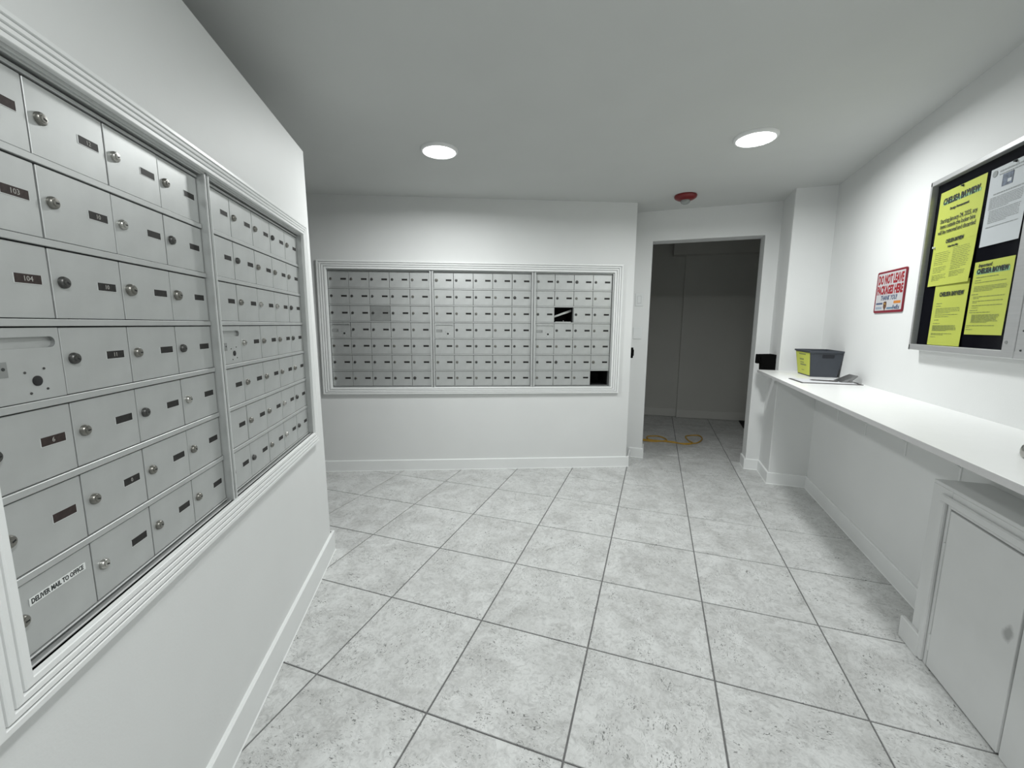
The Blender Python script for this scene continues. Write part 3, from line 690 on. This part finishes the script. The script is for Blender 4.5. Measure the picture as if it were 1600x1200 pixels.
# ------------------------------------------------------------------ notice board on the right wall; local x runs towards the camera, y into the wall
RIGHT = -math.pi/2
xf = 2.92
o = empty('notice_board', (XR*U, 3.20*U, 2.545*U), RIGHT); tag(o, 'aluminium glazed notice board with black backing above the shelf', 'notice board')
W1 = (3.20-1.825)*U; H1 = (4.19-2.545)*U; D1 = -(XR-xf)*U; W2 = 2*W1
mb = MB(); mb.box(0.004, W2, D1+0.020, 0.0, 0.004, H1-0.004, 'felt_black'); 
bk = MB(); bk.box(0.004, W2-0.004, -0.018, 0.0, 0.004, H1-0.004, 'felt_black'); bk.build('backing', o)
fw = 0.020
for nm, a in (('frame_side', (0.0, 0.011, 0.0, H1)), ('frame_side', (W2-0.011, W2, 0.0, H1)), ('frame_top', (0.0, W2, H1-fw, H1)), ('frame_bottom', (0.0, W2, 0.0, 0.026))):
    mb = MB(); mb.box(a[0], a[1], D1, 0.0, a[2], a[3], 'board_alu', 0.0015); mb.build(nm, o)
for a, b2 in ((W1-0.058, W1-0.003), (W1+0.001, W1+0.056)):
    mb = MB(); mb.box(a, b2, D1-0.002, -0.018, 0.001, H1-0.001, 'board_alu', 0.0015); mb.build('door_stile', o)
mb = MB()
for z in (0.03, 0.095): mb.lathe([(0.0035, 0), (0.003, -0.002)], (W1+0.026, D1-0.002, z), 'y', 'ink', 12)
mb.build('rivets', o)
mb = MB(); mb.lathe([(0.006, 0), (0.0055, -0.002)], (W1-0.040, D1-0.002, 0.055), 'y', 'aluminium_dark', 14); mb.build('door_lock', o)
for a, b2 in ((0.010, W1-0.056), (W1+0.054, W2-0.010)):
    mb = MB(); mb.box(a, b2, D1+0.006, D1+0.009, 0.024, H1-fw+0.002, 'board_glass'); mb.build('glass_pane', o)

def sheet(name, label, y0, y1, z0, z1, mat, off, curl=0.0, group='papers pinned in the notice board', skew=(0, 0)):
    """paper on the board between y0 (far) and y1 (near); returns the object with local x along the sheet and z up"""
    ob = empty(name, ((2.968)*U-off, y0*U, z0*U), RIGHT); tag(ob, label, 'paper', group)
    wd, ht = (y0-y1)*U, (z1-z0)*U; n = 6; mbx = MB(); P = []; F = []
    for s_ in (0.0, 0.0004):
        for k in range(n+1):
            f = k/n
            for i in range(2): P.append((i*wd + skew[0]*f, s_-curl*(1-f)**2*(0.4+0.6*i), f*ht + skew[1]*i))
    q = 2*(n+1)
    for k in range(n): F += [(2*k, 2*k+1, 2*k+3, 2*k+2), (q+2*k, q+2*k+2, q+2*k+3, q+2*k+1)]
    F += [(0, q, q+1, 1), (2*n, 2*n+1, q+2*n+1, q+2*n)]
    for k in range(n): F += [(2*k, 2*k+2, q+2*k+2, q+2*k), (2*k+1, q+2*k+1, q+2*k+3, 2*k+3)]
    mbx.poly(P, F, mat); mbx.build('sheet', ob)
    return ob, wd, ht
def yoff(f, curl, i=0.5): return -curl*(1-f)**2*(0.4+0.6*i) - 0.0008
def lines(ob, wd, ht, rows_, mat, curl=0.0):
    """rows_: (x0, x1, z, height) fractions"""
    mbx = MB()
    for x0, x1, z, h in rows_:
        y = yoff(z, curl, x1); hh = h*ht
        # a printed line is broken into word-long dashes
        x = x0
        while x < x1-0.005:
            wl = random.uniform(0.03, 0.11); xe = min(x1, x+wl)
            mbx.box(x*wd, xe*wd, y, y+0.0003, z*ht-hh/2, z*ht+hh/2, mat); x = xe+0.016
    return mbx.build('printed_text', ob)
def head(ob, wd, ht, body, x, z, size, mat='ink', width=None, bold=0.0004, curl=0.0, name='heading', shear=0.0):
    return inst(name, text_mesh(body, mat, size, width=width*wd if width else None, bold=bold, shear=shear), ob, (x*wd, yoff(z, curl, 1)-0.0010, z*ht))
def pin(ob, x, z, mat='ink'):
    mbx = MB(); mbx.lathe([(0.005, 0.0), (0.004, -0.002), (0.0025, -0.005), (0.0045, -0.0065)], (x, -0.001, z), 'y', mat, 12); mbx.build('push_pin', ob)
para = lambda x0, x1, z0, z1, n, h=0.008: [(x0, x1-(random.uniform(0.0, 0.05) if k < n-1 else (x1-x0)*0.4), z1-(z1-z0)*k/max(1, n-1), h) for k in range(n)]
# upper large notice
ob, wd, ht = sheet('paper_notice', 'large yellow notice at the upper left of the board, dated January 24', 3.110, 2.505, 3.56, 4.06, 'paper_yellow', 0.000, 0.004)
mb = MB(); mb.box(0.10*wd, 0.92*wd, -0.0010, -0.0004, 0.745*ht, 0.80*ht, 'teal_print'); mb.build('logo_ground', ob)
head(ob, wd, ht, 'CHELSEA BAYVIEW', 0.50, 0.80, 0.036, width=0.80, bold=0.0012, curl=0.004)
head(ob, wd, ht, 'Storage Announcement', 0.50, 0.635, 0.016, width=0.42, curl=0.004, name='subheading')
for k, s_ in enumerate(('Starting January 24, 2025, any', 'items outside the locker bins', 'will be removed and discarded')):
    head(ob, wd, ht, s_, 0.51, 0.44-0.105*k, 0.026, width=(0.82, 0.78, 0.84)[k], curl=0.004, name='message', bold=0.0003)
pin(ob, 0.52*wd, 0.97*ht)
# two-column notice overlapping it
ob, wd, ht = sheet('paper_notice', 'yellow two-column notice overlapping the lower edge of the large one', 3.095, 2.508, 3.172, 3.63, 'paper_yellow', 0.003, 0.006)
head(ob, wd, ht, 'CHELSEA BAYVIEW', 0.52, 0.88, 0.022, width=0.42, bold=0.0008, curl=0.006)
head(ob, wd, ht, 'Package Room Policy', 0.50, 0.77, 0.012, width=0.24, curl=0.006, name='subheading')
rows_ = para(0.08, 0.46, 0.44, 0.68, 7) + para(0.08, 0.44, 0.28, 0.38, 4) + para(0.08, 0.44, 0.12, 0.22, 4) + para(0.52, 0.92, 0.30, 0.72, 13) + para(0.52, 0.90, 0.16, 0.25, 4)
lines(ob, wd, ht, rows_, 'ink_soft', 0.006)
pin(ob, 0.03*wd, 0.82*ht, 'label_white')
# lower left
ob, wd, ht = sheet('paper_notice', 'tall yellow letter at the lower left of the board', 2.978, 2.510, 2.606, 3.200, 'paper_yellow', 0.0015, 0.003)
head(ob, wd, ht, 'CHELSEA BAYVIEW', 0.54, 0.80, 0.025, width=0.72, bold=0.0009, curl=0.003)
rows_ = [(0.12, 0.30, 0.66, 0.009), (0.12, 0.27, 0.62, 0.009)] + para(0.12, 0.88, 0.51, 0.58, 4) + para(0.12, 0.84, 0.45, 0.48, 2) + [(0.12, 0.28, 0.40, 0.009), (0.10, 0.32, 0.345, 0.009)] + para(0.10, 0.84, 0.23, 0.31, 6) + para(0.08, 0.74, 0.165, 0.185, 2) + [(0.08, 0.24, 0.13, 0.008)]
lines(ob, wd, ht, rows_, 'ink_soft', 0.003)
# right yellow
ob, wd, ht = sheet('paper_notice', 'yellow important notice with a teal heading at the lower right of the board', 2.482, 2.055, 2.714, 3.322, 'paper_yellow', 0.000, 0.002)
mb = MB(); mb.box(0.08*wd, 0.92*wd, -0.0008, -0.0002, 0.825*ht, 0.885*ht, 'teal_print'); mb.build('logo_ground', ob)
head(ob, wd, ht, 'CHELSEA BAYVIEW', 0.50, 0.865, 0.026, width=0.80, bold=0.0011, curl=0.002)
head(ob, wd, ht, 'Important!', 0.30, 0.945, 0.018, width=0.36, curl=0.002, name='subheading', shear=0.2)
rows_ = [(0.10, 0.68, 0.785, 0.010), (0.08, 0.24, 0.745, 0.008), (0.08, 0.88, 0.715, 0.008)] + para(0.08, 0.93, 0.60, 0.66, 4) + [(0.04, 0.24, 0.555, 0.010), (0.10, 0.90, 0.52, 0.008), (0.10, 0.26, 0.50, 0.008), (0.10, 0.88, 0.46, 0.008), (0.10, 0.22, 0.44, 0.008), (0.10, 0.88, 0.40, 0.008), (0.10, 0.28, 0.37, 0.008), (0.06, 0.30, 0.335, 0.009), (0.06, 0.62, 0.305, 0.008)] + para(0.14, 0.86, 0.17, 0.27, 7) + [(0.04, 0.78, 0.125, 0.008), (0.04, 0.12, 0.10, 0.007), (0.04, 0.22, 0.07, 0.008)]
lines(ob, wd, ht, rows_, 'ink_soft', 0.002)
# white sheet
ob, wd, ht = sheet('paper_notice', 'white printed sheet with a small photo at the upper right of the board', 2.462, 2.045, 3.442, 4.058, 'paper_white', 0.000, 0.004)
mb = MB(); mb.lathe([(0.012, 0), (0.012, -0.0006)], (0.12*wd, -0.0012, 0.93*ht), 'y', 'ink_grey', 20); mb.build('seal', ob)
mb = MB(); mb.box(0.34*wd, 0.60*wd, -0.0014, -0.0006, 0.73*ht, 0.88*ht, 'photo_print'); mb.box(0.48*wd, 0.57*wd, -0.0018, -0.0008, 0.76*ht, 0.80*ht, 'paper_white'); mb.build('picture', ob)
rows_ = [(0.24, 0.92, 0.935, 0.018), (0.24, 0.92, 0.895, 0.014), (0.16, 0.90, 0.66, 0.014)] + para(0.08, 0.92, 0.48, 0.62, 8) + para(0.12, 0.90, 0.30, 0.45, 8) + [(0.10, 0.90, 0.245, 0.008)]
lines(ob, wd, ht, rows_, 'ink_grey', 0.004)
pin(ob, 0.62*wd, 0.98*ht)

# ------------------------------------------------------------------ red and white sign
o = empty('wall_sign', (XR*U, 4.255*U, 2.945*U), RIGHT); tag(o, 'red and white DO NOT LEAVE PACKAGES HERE sign beside the notice board', 'sign')
w_, h_ = 0.655*U, 0.495*U
def rrect(x0, x1, z0, z1, r, n=5):
    pts = []
    for cx, cz, a0 in ((x1-r, z1-r, 0), (x0+r, z1-r, 90), (x0+r, z0+r, 180), (x1-r, z0+r, 270)):
        for k in range(n+1): a = math.radians(a0+90*k/n); pts.append((cx+r*math.cos(a), cz+r*math.sin(a)))
    return pts
mb = MB(); mb.prism(rrect(0, w_, 0, h_, 0.012), 1, -0.006, -0.001, 'sign_red'); mb.build('plate', o)
mb = MB(); mb.prism(rrect(0.013, w_-0.011, 0.013, h_-0.011, 0.006), 1, -0.0066, -0.0055, 'sign_white'); mb.build('panel', o)
def st_(name, body, x, z, size, mat, width, bold=0.001, shear=0.0): return inst(name, text_mesh(body, mat, size, width=width*w_, bold=bold, shear=shear), o, (x*w_, -0.0070, z*h_))
st_('lettering', 'DO NOT LEAVE', 0.50, 0.785, 0.066, 'sign_text_red', 0.86, 0.0030)
st_('lettering', 'PACKAGES HERE', 0.50, 0.535, 0.062, 'sign_text_red', 0.88, 0.0030)
st_('lettering', 'THANK YOU!', 0.50, 0.350, 0.036, 'sign_blue', 0.56, 0.0008, 0.25)
mb = MB(); mb.box(0.08*w_, 0.31*w_, -0.0072, -0.006, 0.205*h_, 0.245*h_, 'sign_blue'); mb.box(0.08*w_, 0.30*w_, -0.0072, -0.006, 0.095*h_, 0.145*h_, 'sign_greyblue'); mb.box(0.48*w_, 0.70*w_, -0.0072, -0.006, 0.085*h_, 0.125*h_, 'sign_teal'); mb.box(0.70*w_, 0.92*w_, -0.0072, -0.006, 0.205*h_, 0.265*h_, 'sign_orange'); mb.build('carrier_bars', o)
mb = MB(); sx, sz = 0.405*w_, 0.165*h_; k = 0.020
mb.prism([(sx-0.75*k, sz+1.05*k), (sx, sz+1.2*k), (sx+0.75*k, sz+1.05*k), (sx+0.78*k, sz-0.3*k), (sx, sz-1.3*k), (sx-0.78*k, sz-0.3*k)], 1, -0.0074, -0.006, 'sign_brown')
mb.prism([(sx-0.45*k, sz+0.75*k), (sx+0.45*k, sz+0.55*k), (sx+0.45*k, sz+0.35*k), (sx-0.45*k, sz+0.55*k)], 1, -0.0078, -0.007, 'sign_gold')
mb.build('shield_logo', o)
st_('lettering', 'FedEx', 0.79, 0.115, 0.030, 'sign_blue', 0.22, 0.0008)

# ------------------------------------------------------------------ hall floor: cord and mat
def catmull(pts, n=8):
    out = []
    pts = [Vector(p) for p in pts]
    for i in range(len(pts)-1):
        p0, p1, p2, p3_ = pts[max(i-1, 0)], pts[i], pts[i+1], pts[min(i+2, len(pts)-1)]
        for k in range(n):
            t = k/n
            out.append(0.5*((2*p1)+(-p0+p2)*t+(2*p0-5*p1+4*p2-p3_)*t*t+(-p0+3*p1-3*p2+p3_)*t**3))
    return out + [pts[-1]]
path = [(0.05, 8.02), (0.28, 7.97), (0.52, 7.99), (0.77, 8.15), (0.75, 8.36), (0.56, 8.51), (0.36, 8.44), (0.33, 8.24), (0.44, 8.10), (0.87, 8.05), (1.20, 8.04), (1.38, 8.14), (1.52, 8.30), (1.62, 8.69), (1.56, 8.93), (1.36, 8.89), (1.24, 8.70), (1.29, 8.35), (1.36, 8.12), (1.15, 7.99), (0.85, 8.10), (0.5, 8.05), (0.1, 8.08), (-0.2, 8.05)]
mb = MB(); mb.tube([(p.x*U, p.y*U, 0.0052+0.004*math.sin(i*0.21)**2) for i, p in enumerate(catmull([(x, y, 0) for x, y in path]))], 0.0068, 'cord_yellow', 8)
tag(mb.build('extension_cord'), 'yellow extension cord looped on the hall floor', 'cord')
mb = MB(); mb.prism([(2.76*U, 9.1*U), (4.0*U, 9.1*U), (4.0*U, 11.30*U), (2.84*U, 11.20*U)], 2, 0.0005, 0.010, 'rubber_black')
tag(mb.build('floor_mat'), 'black mat on the hall floor at the right of the doorway', 'mat')
for ob in [x for x in bpy.data.objects if x.name.startswith('tmp')]: bpy.data.objects.remove(ob)
